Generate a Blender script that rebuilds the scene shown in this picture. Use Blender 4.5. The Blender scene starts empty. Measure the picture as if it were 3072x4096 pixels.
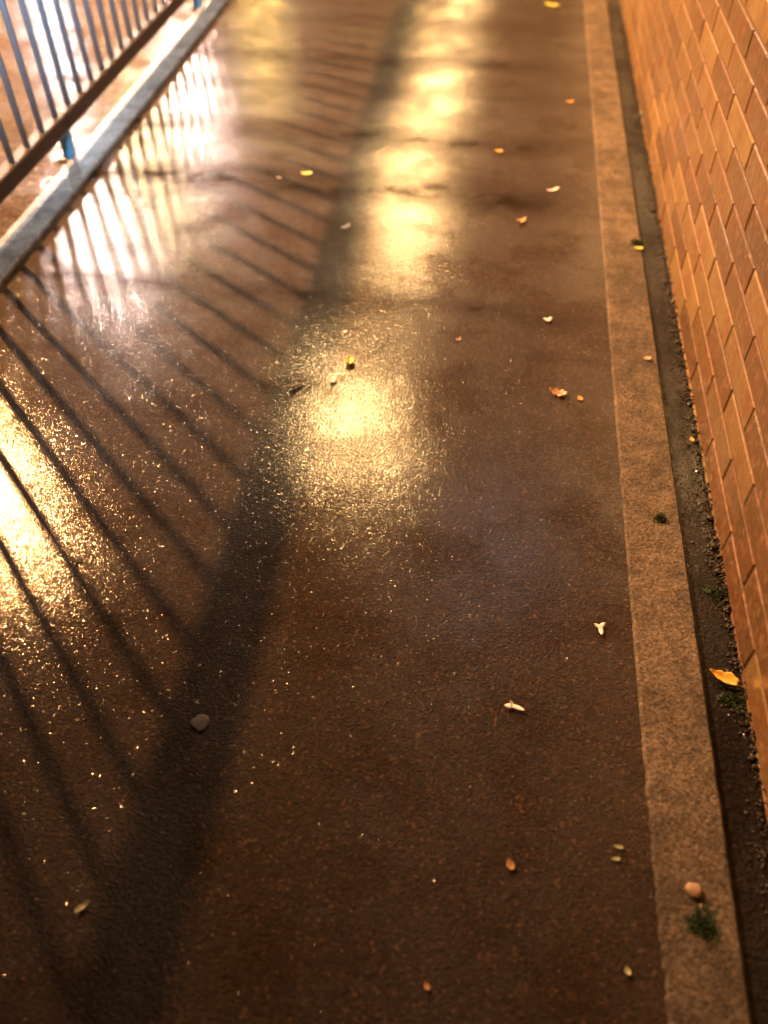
import bpy, bmesh, math, random
from mathutils import Vector, Matrix, noise
R = math.radians
H = 1.13                      # camera height; all plan distances below are multiples of it
sc = bpy.context.scene
C = sc.collection

# ------------------------------------------------------------------ camera
cd = bpy.data.cameras.new('Camera'); cam = bpy.data.objects.new('Camera', cd); C.objects.link(cam)
cam.location = (0, 0, H); cam.rotation_euler = (R(42.6), 0, R(8.3))
cd.sensor_fit = 'VERTICAL'; cd.sensor_height = 36; cd.lens = 28.08
cd.clip_start = 0.02; cd.clip_end = 500
cd.dof.use_dof = True; cd.dof.focus_distance = 1.45; cd.dof.aperture_fstop = 1.7
sc.camera = cam

# ------------------------------------------------------------------ night sky
w = bpy.data.worlds.new('World'); sc.world = w; w.use_nodes = True
wn = w.node_tree.nodes; bgn = wn['Background']
bgn.inputs[0].default_value = (0.42, 0.30, 0.34, 1); bgn.inputs[1].default_value = 0.022
sc.view_settings.view_transform = 'Standard'; sc.view_settings.look = 'None'
sc.view_settings.exposure = -1.2; sc.view_settings.gamma = 1

# ------------------------------------------------------------------ street lamps of the place and one added fill (all above or beyond the frame)
def lamp(name, foot, hgt, power, col, rad, kind='POINT'):
    l = bpy.data.lights.new(name, kind); l.energy = power; l.color = col; l.shadow_soft_size = rad
    o = bpy.data.objects.new(name, l); C.objects.link(o); o.location = (foot[0]*H, foot[1]*H, hgt*H)
    return o
SOD = (1.0, 0.46, 0.16); WARM = (1.0, 0.58, 0.22); LED = (1.0, 0.72, 0.60); COLD = (0.62, 0.82, 1.0)
street = lamp('street_light', (-4.45, 4.45), 4.15, 28000, SOD, 0.06, 'SPOT')
street.rotation_euler = (Vector((-.2, 3.5, 0)) - Vector((-4.45, 4.45, 4.15))).to_track_quat('-Z', 'Y').to_euler()
street.data.spot_size = R(64); street.data.spot_blend = 1.0
def mirrored(name, px, py, m, power, col, rad, beam=0):
    """a lamp whose mirror image in the wet ground falls on the ground point px,py"""
    o = lamp(name, (px*m, py*m), m-1, power, col, rad, 'SPOT' if beam else 'POINT')
    if beam:      # reflector lamps that throw their light towards the railing
        o.data.spot_size = R(beam); o.data.spot_blend = 1.0
        o.rotation_euler = (Vector((px*H, py*H, 0)) - o.location).to_track_quat('-Z', 'Y').to_euler()
    return o
mirrored('path_light', -0.220, 1.13, 4.0, 850, WARM, 0.10)
mirrored('path_light', -0.232, 1.95, 4.0, 720, WARM, 0.08, 50)
mirrored('path_light', -0.228, 2.70, 4.0, 480, WARM, 0.08, 44)
mirrored('path_light', -0.22, 3.9, 4.0, 300, WARM, 0.16)
mirrored('road_light', -1.03, 1.82, 6.0, 4500, LED, 0.25, 15)
mirrored('road_light', -1.02, 2.22, 6.0, 2300, (1, .70, .32), 0.22, 15)
mirrored('road_light', -1.03, 2.65, 6.0, 4500, LED, 0.22, 14)
mirrored('road_light', -1.00, 3.42, 6.0, 2600, (1, .62, .16), 0.22, 12)
mirrored('road_light', -1.72, 3.15, 6.0, 2600, (.74, .88, 1.0), 0.4, 9)
fl = lamp('railing_fill_light', (.3, -1.5), 4.0, 3200, (.80, .90, 1.0), 0.12, 'SPOT')  # added fill spot behind the camera, brightens the bars, feet and kerb
fl.rotation_euler = (Vector((-1.35, 2.9, .2)) - Vector((.3, -1.5, 4.0))).to_track_quat('-Z', 'Y').to_euler()
fl.data.spot_size = R(26); fl.data.spot_blend = .9
mirrored('window_light', 0.06, 0.86, 5.0, 24, COLD, 0.5)

# ------------------------------------------------------------------ helpers
def link(name, me, mat=None, parent=None):
    o = bpy.data.objects.new(name, me); C.objects.link(o)
    if mat: me.materials.append(mat)
    if parent: o.parent = parent
    return o
def tag(o, label, cat, group=None, kind=None):
    if label: o['label'] = label
    if cat: o['category'] = cat
    if group: o['group'] = group
    if kind: o['kind'] = kind
    return o
def struct(o): o['kind'] = 'structure'; return o
def mesh(bm, name, smooth=False):
    bmesh.ops.recalc_face_normals(bm, faces=bm.faces)
    me = bpy.data.meshes.new(name); bm.to_mesh(me); bm.free()
    if smooth:
        for p in me.polygons: p.use_smooth = True
    return me
def box(bm, a, b, bev=0):
    g = bmesh.ops.create_cube(bm, size=1)
    for v in g['verts']:
        v.co = Vector(((a[i]+b[i])/2 + v.co[i]*(b[i]-a[i]) for i in range(3)))
    if bev:
        es = set(e for v in g['verts'] for e in v.link_edges)
        bmesh.ops.bevel(bm, geom=list(es), offset=bev, segments=2, affect='EDGES', profile=.6)
def tube(bm, p, q, r, n=12):
    p, q = Vector(p), Vector(q); d = (q-p)
    m = Matrix.Translation((p+q)/2) @ d.to_track_quat('Z', 'Y').to_matrix().to_4x4()
    bmesh.ops.create_cone(bm, cap_ends=True, segments=n, radius1=r, radius2=r, depth=d.length, matrix=m)

class M:
    """tiny node-tree writer"""
    def __init__(s, name):
        s.m = bpy.data.materials.new(name); s.m.use_nodes = True
        s.t = s.m.node_tree; s.b = s.t.nodes['Principled BSDF']; s.geo = None
    def n(s, typ, **kw):
        nd = s.t.nodes.new(typ)
        for k, v in kw.items():
            if k.startswith('i_'):
                nd.inputs[int(k[2:]) if k[2:].isdigit() else k[2:].replace('_', ' ')].default_value = v
            else: setattr(nd, k, v)
        return nd
    def L(s, a, b): s.t.links.new(a, b)
    def pos(s, scale=(1, 1, 1)):
        if not s.geo: s.geo = s.n('ShaderNodeNewGeometry')
        mp = s.n('ShaderNodeVectorMath', operation='MULTIPLY'); s.L(s.geo.outputs['Position'], mp.inputs[0])
        mp.inputs[1].default_value = scale; return mp.outputs[0]
    def noise(s, sc_, det=3, rough=.55, stretch=(1, 1, 1), dist=0):
        nd = s.n('ShaderNodeTexNoise'); nd.inputs['Scale'].default_value = sc_; nd.inputs['Detail'].default_value = det
        nd.inputs['Roughness'].default_value = rough; nd.inputs['Distortion'].default_value = dist
        s.L(s.pos(stretch), nd.inputs['Vector']); return nd.outputs['Fac']
    def voro(s, sc_, feature='F1', out='Distance', rnd=1):
        nd = s.n('ShaderNodeTexVoronoi', feature=feature); nd.inputs['Scale'].default_value = sc_
        nd.inputs['Randomness'].default_value = rnd
        s.L(s.pos(), nd.inputs['Vector']); return nd.outputs[out]
    def ramp(s, f, stops):
        nd = s.n('ShaderNodeValToRGB'); s.L(f, nd.inputs[0]); e = nd.color_ramp.elements
        while len(e) < len(stops): e.new(.5)
        for k, (p, c) in enumerate(stops):
            e[k].position = p; e[k].color = (c, c, c, 1) if not hasattr(c, '__len__') else (*c, 1)
        return nd.outputs[0]
    def math(s, op, a, b=None, clamp=False):
        nd = s.n('ShaderNodeMath', operation=op); nd.use_clamp = clamp
        for i, v in enumerate((a, b)):
            if v is None: continue
            if isinstance(v, (int, float)): nd.inputs[i].default_value = v
            else: s.L(v, nd.inputs[i])
        return nd.outputs[0]
    def mix(s, f, a, b):
        nd = s.n('ShaderNodeMix', data_type='RGBA')
        if isinstance(f, (int, float)): nd.inputs[0].default_value = f
        else: s.L(f, nd.inputs[0])
        for i, v in ((6, a), (7, b)):
            if isinstance(v, tuple): nd.inputs[i].default_value = (*v, 1)
            else: s.L(v, nd.inputs[i])
        return nd.outputs[2]
    def bump(s, h, strength, dist, normal=None):
        nd = s.n('ShaderNodeBump'); nd.inputs['Strength'].default_value = strength; nd.inputs['Distance'].default_value = dist
        s.L(h, nd.inputs['Height'])
        if normal: s.L(normal, nd.inputs['Normal'])
        return nd.outputs[0]
    def set(s, **kw):
        for k, v in kw.items():
            i = s.b.inputs[k.replace('_', ' ')]
            if isinstance(v, tuple): i.default_value = (*v, 1)
            elif isinstance(v, (int, float)): i.default_value = v
            else: s.L(v, i)
        return s.m

def simple(name, col, rough=.5, coat=0, spec=.5, var=.25, vs=60, bumps=.3, bd=.001, metallic=0):
    m = M(name); n1 = m.noise(vs, 4)
    c = m.mix(n1, tuple(x*(1-var) for x in col), tuple(min(1, x*(1+var)) for x in col))
    return m.set(Base_Color=c, Roughness=rough, Coat_Weight=coat, Coat_Roughness=.1, Metallic=metallic,
                 Specular_IOR_Level=spec, Normal=m.bump(m.noise(vs*4, 3), bumps, bd))

# ------------------------------------------------------------------ materials
def asphalt(name, base=(.036, .0185, .0085), bands=True, wet=1.0, gs=1.0):
    m = M(name)
    v1 = m.voro(120*gs)
    mid = m.noise(38, 4); low = m.noise(6, 4, .6); big = m.noise(2.2, 2)
    grit = m.noise(190*gs, 4, .72); grit2 = m.noise(95*gs, 3, .6)
    ch = m.n('ShaderNodeSeparateColor'); m.L(m.voro(120*gs, out='Color'), ch.inputs[0])
    h = m.math('ADD', m.math('MULTIPLY', grit, 1.0), m.math('MULTIPLY', grit2, .8))
    h = m.math('ADD', h, m.math('MULTIPLY', m.math('MULTIPLY', ch.outputs[1], m.math('SUBTRACT', .6, v1, True)), .8))
    cell = m.n('ShaderNodeSeparateColor'); m.L(m.voro(165*gs, out='Color'), cell.inputs[0])
    tone = m.ramp(cell.outputs[0], [(0, .40), (.8, 1.1), (.95, 1.6), (1, 3.2)])
    c = m.mix(mid, tuple(x*.72 for x in base), tuple(x*1.3 for x in base))
    cm = m.n('ShaderNodeVectorMath', operation='MULTIPLY'); m.L(c, cm.inputs[0]); m.L(tone, cm.inputs[1]); c = cm.outputs[0]
    wetm = m.ramp(big, [(.30, .55), (.62, 1.0)]) if bands or name == 'wet_dark_asphalt' else m.ramp(m.noise(3.2, 5, .6, (1, 2.2, 1)), [(.40, .30), (.56, 1.0)])
    wetm = m.math('MULTIPLY', wetm, m.ramp(low, [(.38, .55), (.54, 1.0)]))
    if bands:      # shadow bands across the path, painted in as darker, less glossy stripes
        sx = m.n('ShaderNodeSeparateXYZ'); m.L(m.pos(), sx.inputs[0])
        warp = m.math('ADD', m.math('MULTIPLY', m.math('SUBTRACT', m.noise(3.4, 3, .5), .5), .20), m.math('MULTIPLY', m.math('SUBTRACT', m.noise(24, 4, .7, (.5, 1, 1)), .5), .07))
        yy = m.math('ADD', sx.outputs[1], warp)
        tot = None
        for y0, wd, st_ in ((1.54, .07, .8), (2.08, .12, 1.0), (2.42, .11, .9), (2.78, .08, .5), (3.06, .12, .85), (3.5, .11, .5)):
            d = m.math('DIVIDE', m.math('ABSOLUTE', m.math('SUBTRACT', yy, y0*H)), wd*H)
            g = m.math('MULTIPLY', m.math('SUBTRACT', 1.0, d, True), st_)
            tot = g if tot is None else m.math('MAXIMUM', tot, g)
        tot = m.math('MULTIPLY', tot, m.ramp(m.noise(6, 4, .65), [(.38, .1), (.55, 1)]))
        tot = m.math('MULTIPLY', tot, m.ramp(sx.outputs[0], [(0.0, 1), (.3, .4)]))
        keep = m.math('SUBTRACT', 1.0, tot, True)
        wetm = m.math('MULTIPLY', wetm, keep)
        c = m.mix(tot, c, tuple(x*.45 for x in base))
    coat = m.math('MULTIPLY', wetm, 1.0*wet)
    rough = m.ramp(wetm, [(0, .66), (1, .38)])
    nb = m.bump(h, 1.0, .0046); nb = m.bump(mid, .2, .008, nb)
    nc = m.bump(h, .24, .0008); nc = m.bump(mid, .05, .004, nc)
    # single grains of grit that stick out of the water film at odd angles and glint
    fc = m.n('ShaderNodeVectorMath', operation='SUBTRACT'); m.L(m.voro(210*gs, out='Color'), fc.inputs[0]); fc.inputs[1].default_value = (.5, .5, .5)
    for vs_ in (133*gs, 301*gs, 173*gs):
        f2 = m.n('ShaderNodeVectorMath', operation='SUBTRACT'); m.L(m.voro(vs_, out='Color'), f2.inputs[0]); f2.inputs[1].default_value = (.5, .5, .5)
        f3 = m.n('ShaderNodeVectorMath', operation='ADD'); m.L(fc.outputs[0], f3.inputs[0]); m.L(f2.outputs[0], f3.inputs[1]); fc = f3
    s2 = m.n('ShaderNodeSeparateColor'); m.L(m.voro(210*gs, out='Color'), s2.inputs[0])
    amt = m.ramp(s2.outputs[2], [(.0, .030), (.91, .038), (.955, .15), (1, .28)])
    sc_ = m.n('ShaderNodeVectorMath', operation='MULTIPLY'); m.L(fc.outputs[0], sc_.inputs[0]); m.L(amt, sc_.inputs[1])
    s3 = m.n('ShaderNodeVectorMath', operation='MULTIPLY'); m.L(sc_.outputs[0], s3.inputs[0]); s3.inputs[1].default_value = (1, 1, 0)
    ad = m.n('ShaderNodeVectorMath', operation='ADD'); m.L(nc, ad.inputs[0]); m.L(s3.outputs[0], ad.inputs[1])
    no = m.n('ShaderNodeVectorMath', operation='NORMALIZE'); m.L(ad.outputs[0], no.inputs[0]); nc = no.outputs[0]
    return m.set(Base_Color=c, Roughness=rough, Specular_IOR_Level=m.math('MULTIPLY', wetm, .38*min(1, wet*1.6)), Coat_Weight=coat,
                 Coat_Roughness=.088, Coat_IOR=1.65, Normal=nb, Coat_Normal=nc)
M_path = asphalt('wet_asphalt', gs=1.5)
M_gap = asphalt('wet_dark_asphalt', base=(.009, .006, .005), bands=False, wet=.35)
M_road = asphalt('wet_roadway', base=(.085, .058, .038), bands=False, wet=.40, gs=.6)

def concrete(name, base, coat=.1, r=.7):
    m = M(name)
    v = m.voro(230); n1 = m.noise(300, 3); mid = m.noise(22, 5, .6); big = m.noise(4, 3)
    f = m.math('MULTIPLY', m.math('ADD', mid, big), .5)
    c = m.mix(m.ramp(f, [(.40, 0), (.60, 1)]), tuple(x*.50 for x in base), tuple(x*1.28 for x in base))
    cs = m.n('ShaderNodeSeparateColor'); m.L(m.voro(250, out='Color'), cs.inputs[0])
    pit = m.ramp(cs.outputs[0], [(.0, .45), (.5, .95), (.85, 1.12), (1, 1.5)])
    cm = m.n('ShaderNodeVectorMath', operation='MULTIPLY'); m.L(c, cm.inputs[0]); m.L(pit, cm.inputs[1])
    h = m.math('ADD', m.math('MULTIPLY', m.noise(130, 4, .75), 1.3), m.math('MULTIPLY', cs.outputs[1], .6))
    return m.set(Base_Color=cm.outputs[0], Roughness=r, Coat_Weight=coat, Coat_Roughness=.3, Specular_IOR_Level=.3,
                 Normal=m.bump(mid, .35, .006, m.bump(h, 1.0, .0042)))
M_strip = concrete('damp_concrete', (.150, .114, .084))
M_kerb = concrete('kerb_concrete', (.36, .42, .50), .5, .5)

def brickmat():
    m = M('glazed_brick')
    at = m.n('ShaderNodeAttribute', attribute_name='tint'); sp = m.n('ShaderNodeSeparateColor'); m.L(at.outputs['Color'], sp.inputs[0])
    c = m.mix(sp.outputs[0], (.105, .058, .024), (.30, .205, .082))
    blot = m.noise(14, 4, .6); c = m.mix(m.ramp(blot, [(.42, 0), (.68, .75)]), c, (.17, .065, .028))
    fine = m.noise(70, 4); c = m.mix(m.ramp(fine, [(.5, 0), (.8, .4)]), c, (.55, .35, .18))
    return m.set(Base_Color=c, Roughness=m.ramp(blot, [(.3, .26), (.7, .46)]), Coat_Weight=.8, Coat_Roughness=.2,
                 Normal=m.bump(m.noise(38, 4), .55, .004, m.bump(m.noise(260, 3), .3, .0012)))
M_brick = brickmat()
M_mortar = simple('dark_mortar', (.13, .085, .055), .85, vs=90, bumps=.8, bd=.003)
M_blue = simple('blue_paint', (.08, .42, .90), .35, .4, vs=40)
M_bar = simple('blue_grey_paint', (.36, .52, .74), .30, .3, vs=40)
M_rail = simple('dark_rail_paint', (.030, .016, .012), .42, .4, vs=30, bumps=.5)
M_soil = simple('wet_soil', (.022, .014, .010), .6, .25, vs=50, var=.5, bumps=.8, bd=.004)

# ------------------------------------------------------------------ ground
def sheet(name, mat, x0, x1, y0, y1, z, n=1):
    bm = bmesh.new(); vs = [bm.verts.new(p) for p in ((x0, y0, z), (x1, y0, z), (x1, y1, z), (x0, y1, z))]
    bm.faces.new(vs); return struct(link(name, mesh(bm, name), mat))
def kx(y):        # plan line of the kerb and fence, multiples of H: nearly parallel with the path, then drifting away
    pts = ((-8, -1.19), (.75, -1.195), (2.15, -1.235), (3.55, -1.29), (4.95, -1.335), (20, -1.9), (60, -3.4))
    for (a, xa), (b, xb) in zip(pts, pts[1:]):
        if y <= b: return xa + (xb-xa)*(y-a)/(b-a)
    return pts[-1][1]
def ribbon(name, mat, fl, fr, z, y0, y1, step, side=None, jl=0, jr=0, seed=1, joint=False):
    """ground strip between two plan lines; optional skirt down to depth 'side' and ragged edges"""
    rnd = random.Random(seed); bm = bmesh.new(); rows = []; y = y0
    while y <= y1+1e-6:
        l = fl(y) + (noise.noise((y*37, seed, 0))*.6 + noise.noise((y*120, seed, 3))*.5)*(jl(y) if callable(jl) else jl)
        r = fr(y) + (noise.noise((y*31, seed, 7))*.6 + noise.noise((y*110, seed, 9))*.5)*jr
        rows.append((l*H, r*H, y*H)); y += step
    def row(x, yy, zz): return bm.verts.new((x, yy, zz))
    dz = lambda y: -.0025 if joint and abs(((y/H-.49)*H+50.5) % 1.0-.5) < .0034 else 0
    A = [row(l, y, z+dz(y)) for l, r, y in rows]; B = [row(r, y, z+dz(y)) for l, r, y in rows]
    if side is not None:
        e = .004
        A2 = [row(l-e, y, z-e) for l, r, y in rows]; B2 = [row(r+e, y, z-e) for l, r, y in rows]
        A3 = [row(l-e, y, side) for l, r, y in rows]; B3 = [row(r+e, y, side) for l, r, y in rows]
        cols = [A3, A2, A, B, B2, B3]
    else: cols = [A, B]
    for P, Q in zip(cols, cols[1:]):
        for i in range(len(rows)-1): bm.faces.new((P[i], Q[i], Q[i+1], P[i+1]))
    return struct(link(name, mesh(bm, name), mat))
sheet('ground', M_gap, -90, 90, -60, 200, -0.03)
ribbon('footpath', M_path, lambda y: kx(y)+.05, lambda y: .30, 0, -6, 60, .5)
ribbon('edging_strip', M_strip, lambda y: .272+.012*math.exp(-max(y, 0)/.35), lambda y: .360, .006, -3, 40, .006, -.02, lambda y: .0030+.0055*math.exp(-max(y, 0)/.30), .0015, 5)
ribbon('gutter', M_gap, lambda y: .35, lambda y: .47, -.006, -6, 60, .5)
ribbon('kerb', M_kerb, lambda y: kx(y)+.028, lambda y: kx(y)+.105, .012, -3, 40, .02, -.02, .006, .006, 9)
ribbon('road', M_road, lambda y: kx(y)-26, lambda y: kx(y)+.05, -.004, -20, 120, 1)

# ------------------------------------------------------------------ brick wall
def brick_wall():
    t = bpy.data.objects.new('brick_wall', None); C.objects.link(t); t.location = (.42*H, 0, 0)
    tag(t, 'orange brick wall of long thin wet bricks along the right side of the path', 'wall')
    rnd = random.Random(4)
    X = 0; py, pz = .2215*H, .0535*H; j = .008
    verts, faces, cols = [], [], []
    for k in range(-1, 22):
        z0 = pz*k + .002; off = (.6745 if k % 2 == 0 else .785)*H
        i0 = int((-1.2*H-off)/py); i1 = int((9*H-off)/py) if k < 24 else 0
        for i in range(i0, i1):
            a = off+i*py+j/2+rnd.uniform(-.001, .001); b = off+(i+1)*py-j/2+rnd.uniform(-.001, .001)
            zz0, zz1 = z0+j*.5-.001+rnd.uniform(-.0008, .0008), z0+pz-j*.30+rnd.uniform(-.0008, .0008)
            fx = X+rnd.uniform(-.0007, .0007); c = .0030; D = .10
            n = len(verts); tl = rnd.uniform(-.0004, .0004)
            ring = [(a, zz0), (b, zz0), (b, zz1), (a, zz1)]
            inn = [(a+c, zz0+c), (b-c, zz0+c), (b-c, zz1-c), (a+c, zz1-c)]
            verts += [(fx+D, y, z) for y, z in ring] + [(fx+c, y, z) for y, z in ring] + [(fx+.0008+(tl if y > a+c else 0), y, z) for y, z in inn]
            for q in range(4):
                r_ = (q+1) % 4
                faces += [(n+q, n+r_, n+4+r_, n+4+q), (n+4+q, n+4+r_, n+8+r_, n+8+q)]
            faces.append((n+8, n+9, n+10, n+11))
            tv = rnd.random(); cols += [tv]*9
    me = bpy.data.meshes.new('bricks'); me.from_pydata(verts, [], faces); me.update()
    bm = bmesh.new(); bm.from_mesh(me); bmesh.ops.recalc_face_normals(bm, faces=bm.faces)
    lay = bm.loops.layers.color.new('tint')
    for f, v in zip(bm.faces, cols):
        for l in f.loops: l[lay] = (v, v, v, 1)
        # faces must look out of the wall
    bm.to_mesh(me); bm.free()
    link('bricks', me, M_brick, t)
    bm = bmesh.new(); box(bm, (.0036, -1.3*H, -.03), (.22, 9.1*H, pz*22-.004)); link('mortar_core', mesh(bm, 'mortar_core'), M_mortar, t)
    bm = bmesh.new(); box(bm, (-.02, -1.3*H, pz*22), (.24, 9.1*H, pz*22+.05), .006); link('coping', mesh(bm, 'coping'), M_strip, t)
    return t
brick_wall()

# ------------------------------------------------------------------ railing
def railing():
    t = bpy.data.objects.new('railing', None); C.objects.link(t); t.location = (0, 0, 0)
    tag(t, 'metal railing with blue feet, thin upright bars and a dark bottom rail on the kerb', 'railing')
    ys = [-2.05, -.65, .75, 2.15, 3.55, 4.95, 6.35]
    ZT = .882*H
    fx = lambda y: (kx(y)+.012)
    bmr = bmesh.new(); bmt = bmesh.new()
    for a, b in zip(ys, ys[1:]):
        A, B = Vector((fx(a)*H, a*H, 0)), Vector((fx(b)*H, b*H, 0)); d = (B-A).normalized(); nrm = Vector((d.y, -d.x, 0))
        for bm_, zc, hw, hh in ((bmr, .098*H, .024, .026), (bmt, ZT, .032, .022)):
            g = bmesh.ops.create_cube(bm_, size=1); L_ = (B-A).length
            for v in g['verts']:
                co = v.co.copy(); v.co = A + d*(co.y+.5)*L_ + nrm*co.x*2*hw + Vector((0, 0, zc+co.z*2*hh))
            bmesh.ops.bevel(bm_, geom=list(set(e for v in g['verts'] for e in v.link_edges)), offset=.008, segments=3, affect='EDGES', profile=.5)
    link('bottom_rail', mesh(bmr, 'bottom_rail'), M_rail, t); link('top_rail', mesh(bmt, 'top_rail'), M_rail, t)
    bar = None; y = -.10; 
    while y < 6.3:
        if bar is None:
            bm = bmesh.new(); tube(bm, (0, 0, 0), (0, 0, ZT-.02-.118*H), .0096, 12); me = mesh(bm, 'bar', True); me.materials.append(M_bar); bar = me
        o = bpy.data.objects.new('bar', bar); C.objects.link(o); o.parent = t; o.location = (fx(y)*H, y*H, .118*H)
        y += .0928
    foot = None
    for yy in ys:
        if foot is None:
            bm = bmesh.new(); box(bm, (-.016, -.016, -.004), (.016, .016, .074*H+.004), .004); foot = mesh(bm, 'foot'); foot.materials.append(M_blue)
            bm = bmesh.new(); box(bm, (-.030, -.030, -.003), (.030, .030, .004), .002); plate = mesh(bm, 'base_plate'); plate.materials.append(M_rail)
        o = bpy.data.objects.new('foot', foot); C.objects.link(o); o.parent = t; o.location = (fx(yy)*H, yy*H, 0)
        q = bpy.data.objects.new('base_plate', plate); C.objects.link(q); q.parent = o
railing()

# ------------------------------------------------------------------ litter on the path
def leafmat(name, col, rough=.42, coat=.5, var=.25): return simple(name, col, rough, coat, var=var, vs=130, bumps=.35, bd=.001)
L_yel = leafmat('yellow_leaf', (.72, .42, .06)); L_tan = leafmat('tan_leaf', (.62, .42, .20)); L_lime = leafmat('lime_leaf', (.60, .58, .06))
L_org = leafmat('orange_leaf', (.72, .30, .03)); L_brn = leafmat('brown_leaf', (.34, .17, .07), var=.45); L_wht = leafmat('white_petal', (.92, .86, .88), .5, .2, .05)
L_grn = leafmat('dark_green_leaf', (.03, .09, .025)); L_pale = leafmat('pale_green_leaf', (.34, .36, .20)); L_gum = simple('old_gum', (.10, .08, .07), .7, .1, vs=200, var=.15)
M_moss = simple('moss', (.02, .045, .014), .75, .15, vs=200, var=.6)
M_stone = simple('pale_stone', (.34, .22, .15), .6, .3, vs=150, bumps=.6)

def leaf_mesh(ln, wd, curl=.3, fold=.3, tip=1.0, seed=0, lobes=0, stalk=.0):
    """leaf blade: a grid bent along and across, given real thickness"""
    rnd = random.Random(seed); bm = bmesh.new(); NU, NV = 14, 8; g = []
    for i in range(NU+1):
        u = i/NU; hw = wd/2*(math.sin(math.pi*min(1, u*.93+.05))**.72)*(1-.35*u*tip)
        hw *= 1+lobes*math.sin(u*19+seed)+rnd.uniform(-.05, .05)
        row = []
        for j in range(NV+1):
            v = j/NV*2-1; x = v*hw; y = (u-.5)*ln
            z = curl*ln*((u-.5)**2*1.6) + fold*abs(v)*hw*(1.2-.5*u) + .05*ln*noise.noise((u*4+seed, v*2, seed))
            row.append(bm.verts.new((x, y, max(z, 0)+.0008)))
        g.append(row)
    fs = [bm.faces.new((g[i][j], g[i][j+1], g[i+1][j+1], g[i+1][j])) for i in range(NU) for j in range(NV)]
    r = bmesh.ops.extrude_face_region(bm, geom=fs)
    for v in r['geom']:
        if isinstance(v, bmesh.types.BMVert): v.co.z += .0005
    if stalk:
        tube(bm, (0, -ln*.46, .0018), (wd*.15, -ln*.5-stalk, .0015), .0007, 6)
    return mesh(bm, 'leaf', True)
def put(o, x, y, rz=0, z=0, rx=0, ry=0):
    o.location = (x*H, y*H, z); o.rotation_euler = (R(rx), R(ry), R(rz)); return o
GL = 'fallen leaves on the wet path'; GP = 'white petals on the wet path'; GM = 'moss tufts by the edging strip'
def leaf(x, y, rz, ln, wd, mat, label, z=.001, cat='leaf', group=GL, **k):
    o = link('fallen_leaf', leaf_mesh(ln, wd, **k), mat); put(o, x, y, rz, z); return tag(o, label, cat, group)
SZ = .0105
leaf(-.262, 1.312, 12, .034, .026, L_lime, 'crumpled lime yellow leaf just above the brightest lamp reflection', curl=.5, fold=.7, seed=3)
leaf(.200, 2.765, -55, .034, .018, L_yel, 'yellow leaf far up the path close to the concrete strip', curl=.4, fold=.2, seed=5)
leaf(-.008, 2.365, 80, .028, .018, L_yel, 'small pale yellow leaf lying right of the far lamp reflection', curl=.3, fold=.2, seed=6)
leaf(.068, 1.952, -50, .034, .020, L_tan, 'curled tan leaf with a dark underside in the middle of the bare brown asphalt', curl=.8, fold=.6, seed=7)
leaf(.160, 1.272, 70, .040, .028, L_brn, 'ragged brown leaf lying beside a small orange one', curl=.4, fold=.2, lobes=.3, seed=8)
leaf(.203, 1.262, 20, .016, .014, L_org, 'small bright orange leaf touching a ragged brown one', curl=.2, fold=.2, seed=9)
leaf(-.048, 1.422, -70, .014, .010, L_brn, 'tiny brown leaf alone right of the lime leaf', curl=.3, fold=.2, seed=10)
leaf(-.530, 2.140, 90, .036, .024, L_lime, 'crinkled yellow leaf lying among the far railing shadows', curl=.3, fold=.3, lobes=.15, seed=11)
leaf(-.600, 2.105, 60, .020, .014, L_tan, 'small dull tan leaf left of the crinkled yellow one', curl=.3, fold=.3, seed=12)
leaf(.140, 3.780, 60, .075, .040, L_lime, 'broad greenish yellow leaf at the very far end of the path', curl=.2, fold=.2, lobes=.3, seed=13)
leaf(.392, .660, 62, .046, .030, L_yel, 'bright yellow folded leaf standing in the dark gutter against the wall', z=.0, curl=.3, fold=.6, seed=14, lobes=.16, tip=1.8, stalk=.016)
leaf(.340, 1.402, 95, .018, .013, L_tan, 'half round pale tan leaf lying on the concrete strip', z=.0095, curl=.3, fold=.2, seed=15)
leaf(.405, 1.170, 10, .014, .011, L_yel, 'little yellow leaf stuck at the foot of the brick wall', z=.002, curl=.3, fold=.3, seed=16)
leaf(.352, 1.848, 75, .026, .016, L_lime, 'small yellow leaf tucked under the far moss tuft on the strip edge', z=.008, curl=.4, fold=.5, seed=17)
leaf(-.390, .238, -40, .022, .008, L_pale, 'thin pale green leaf at the dark bottom left of the path', curl=.4, fold=.5, seed=18)
leaf(.102, .358, 20, .016, .013, L_brn, 'small reddish brown leaf low down in the dark part of the path', curl=.2, fold=.2, seed=19)
leaf(.232, .398, 85, .014, .006, L_pale, 'narrow grey green leaf, upper of two beside the strip', curl=.3, fold=.4, seed=20)
leaf(.228, .383, 100, .013, .006, L_pale, 'narrow grey green leaf, lower of two beside the strip', curl=.3, fold=.4, seed=21)
leaf(.016, .215, 40,   .010, .008, L_brn, 'tiny dull brown leaf at the bottom edge of the path', curl=.3, fold=.4, seed=22)
leaf(-.352, 1.218, -48, .036, .013, L_wht, 'narrow curled white leaf casting a black shadow left of the lamp reflection', curl=.2, fold=1.1, seed=23)
leaf(.235, .262, 20, .010, .009, L_pale, 'tiny faint green leaf below the grey green pair beside the strip', curl=.3, fold=.4, seed=27)

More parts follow.
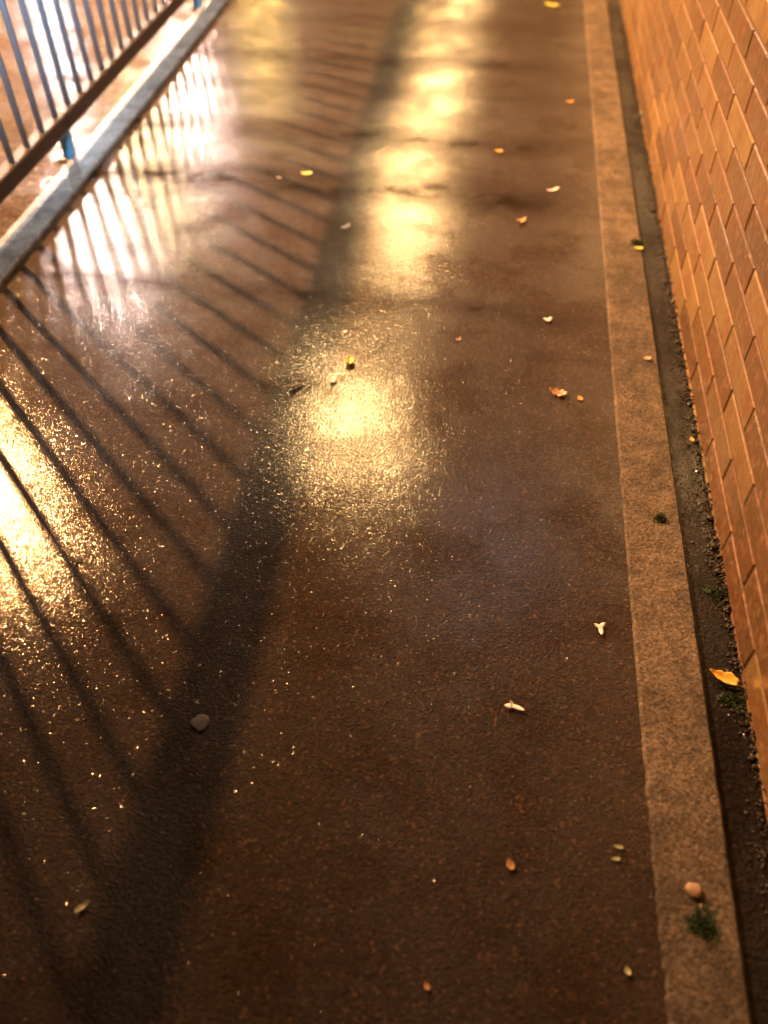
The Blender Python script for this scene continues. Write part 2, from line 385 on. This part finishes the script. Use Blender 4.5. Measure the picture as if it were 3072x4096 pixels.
def petal_mesh(arms, seed):
    bm = bmesh.new()
    for a, ln, wd in arms:
        d = Vector((math.sin(R(a)), math.cos(R(a)), 0)); n = Vector((d.y, -d.x, 0)); pr = None
        rows = []
        for i in range(7):
            u = i/6; hw = wd/2*(math.sin(math.pi*(.25+u*.72))**.8); z = .0012+.003*u*u
            c = d*(ln*u)+n*(.10*ln*u*u)
            rows.append([bm.verts.new(c+n*hw*q+Vector((0, 0, z+abs(q)*.0009))) for q in (-1, 0, 1)])
        fs = [bm.faces.new((rows[i][j], rows[i][j+1], rows[i+1][j+1], rows[i+1][j])) for i in range(6) for j in range(2)]
        r = bmesh.ops.extrude_face_region(bm, geom=fs)
        for v in r['geom']:
            if isinstance(v, bmesh.types.BMVert): v.co.z += .0007
    return mesh(bm, 'petal', True)
def petal(x, y, arms, label, seed=1):
    o = link('fallen_petal', petal_mesh(arms, seed), L_wht); put(o, x, y, 0, .001); tag(o, label, 'petal', GP)
petal(.222, .722, ((35, .012, .008), (-75, .011, .0075), (170, .017, .008)), 'white three armed petal closest to the concrete strip')
petal(.097, .572, ((-110, .013, .009), (-40, .008, .006), (105, .020, .007)), 'white wing shaped petal lowest on the path')
petal(.140, 1.520, ((30, .013, .010), (-80, .013, .009), (160, .007, .008)), 'white heart shaped petal level with the lime leaf')
petal(.150, 2.140, ((40, .022, .012), (-120, .022, .009)), 'pinkish white slanted petal right of the curled tan leaf')
petal(-.368, 1.862, ((20, .016, .013), (-140, .017, .013)), 'small white petal on the dark rail shadow left of the lamp streak')
petal(-.290, 1.412, ((20, .006, .007), (-120, .007, .006)), 'tiny white petal above the lime leaf')
petal(-.283, 1.245, ((20, .010, .014), (-160, .010, .014)), 'round cream petal on the rim of the brightest lamp reflection')

def moss(x, y, z, r, label, n=70, seed=1, hgt=.4, mat=None):
    rnd = random.Random(seed); bm = bmesh.new()
    for _ in range(n*3):
        a = rnd.uniform(0, 6.28); q = r*rnd.random()**.6*(1+.35*math.sin(3*a+seed)); p = Vector((q*math.cos(a), q*math.sin(a), 0))
        hh = r*hgt*(1.15-q/r)*rnd.uniform(.5, 1.1)+.001; t = Vector((rnd.uniform(-1, 1), rnd.uniform(-1, 1), 0))*r*.28
        s_ = r*.085; b = rnd.uniform(0, 6.28)
        vs = [bm.verts.new(p+Vector((s_*math.cos(b+k*2.09), s_*math.sin(b+k*2.09), -.0005))) for k in range(3)]
        top = bm.verts.new(p+t+Vector((0, 0, hh)))
        for k in range(3): bm.faces.new((vs[k], vs[(k+1) % 3], top))
    o = link('moss_tuft', mesh(bm, 'moss'), mat or M_moss); put(o, x, y, 0, z); tag(o, label, 'moss', GM)
moss(.352, 1.878, .006, .022, 'dark green moss tuft on the strip edge, the farthest one', seed=2, n=110)
moss(.330, .957, .0065, .014, 'small green moss tuft in the middle of the concrete strip', seed=3)
moss(.322, .322, .0065, .020, 'blackish moss tuft beside the pale stone on the near strip', n=110, seed=4)
moss(.405, .630, -.004, .020, 'dark moss tuft under the folded yellow leaf by the wall', n=90, seed=5)
moss(.412, .815, -.004, .022, 'wet green moss tuft at the foot of the brick wall', n=120, seed=6)

def pebble_mesh(r, seed, flat=.5, sub=2):
    bm = bmesh.new(); bmesh.ops.create_icosphere(bm, subdivisions=sub, radius=r)
    for v in bm.verts:
        k = 1+.45*noise.noise(v.co*(.9/r)+Vector((seed*3.1, seed, 0))); v.co *= k; v.co.z *= flat
    return mesh(bm, 'stone', sub > 1)
o = link('pebble', pebble_mesh(.011, 3), M_stone); put(o, .316, .357, 0, .010); tag(o, 'pale square edged pebble on the near end of the concrete strip', 'pebble')
o = link('chewing_gum', pebble_mesh(.0135, 8, .12, 3), L_gum); put(o, -.325, .486, 30, .001); tag(o, 'round flat grey blob of gum in the railing shadow', 'chewing gum')
o = link('chewing_gum', pebble_mesh(.0090, 12, .12, 3), M_soil); put(o, -.605, .735, 10, .001); tag(o, 'small black round blob of gum between two bar shadows', 'chewing gum')

def crumbs():
    rnd = random.Random(12); bm = bmesh.new()
    base = []
    b0 = bmesh.new(); bmesh.ops.create_icosphere(b0, subdivisions=1, radius=1); V0 = [v.co.copy() for v in b0.verts]; F0 = [[v.index for v in f.verts] for f in b0.faces]; b0.free()
    verts, faces = [], []
    for i in range(2300):
        y = rnd.uniform(.2, 3.6)*H; edge = .404+.012*noise.noise((y*6, 2, 0))
        x = (.4215-abs(rnd.gauss(0, .011))*(1+.8*noise.noise((y*9, 0, 4))))*H
        if rnd.random() < .03: x = rnd.uniform(.366, .42)*H
        r = rnd.uniform(.0010, .0034)*(1.0 if rnd.random() < .95 else 1.8)
        k = Vector((rnd.uniform(.7, 1.3), rnd.uniform(.7, 1.3), rnd.uniform(.5, .9)))
        z = -.006+r*.3+max(0, .010*(1-(.4215*H-x)/.016))*rnd.random()
        n = len(verts); verts += [(x+v.x*r*k.x*rnd.uniform(.8, 1.2), y+v.y*r*k.y*rnd.uniform(.8, 1.2), z+v.z*r*k.z) for v in V0]
        faces += [[n+a for a in f] for f in F0]
    me = bpy.data.meshes.new('soil_crumbs'); me.from_pydata(verts, [], faces); me.update()
    o = link('soil_crumbs', me, M_soil); o['kind'] = 'stuff'; o['label'] = 'wet black soil crumbs heaped along the foot of the brick wall'; o['category'] = 'soil'
crumbs()
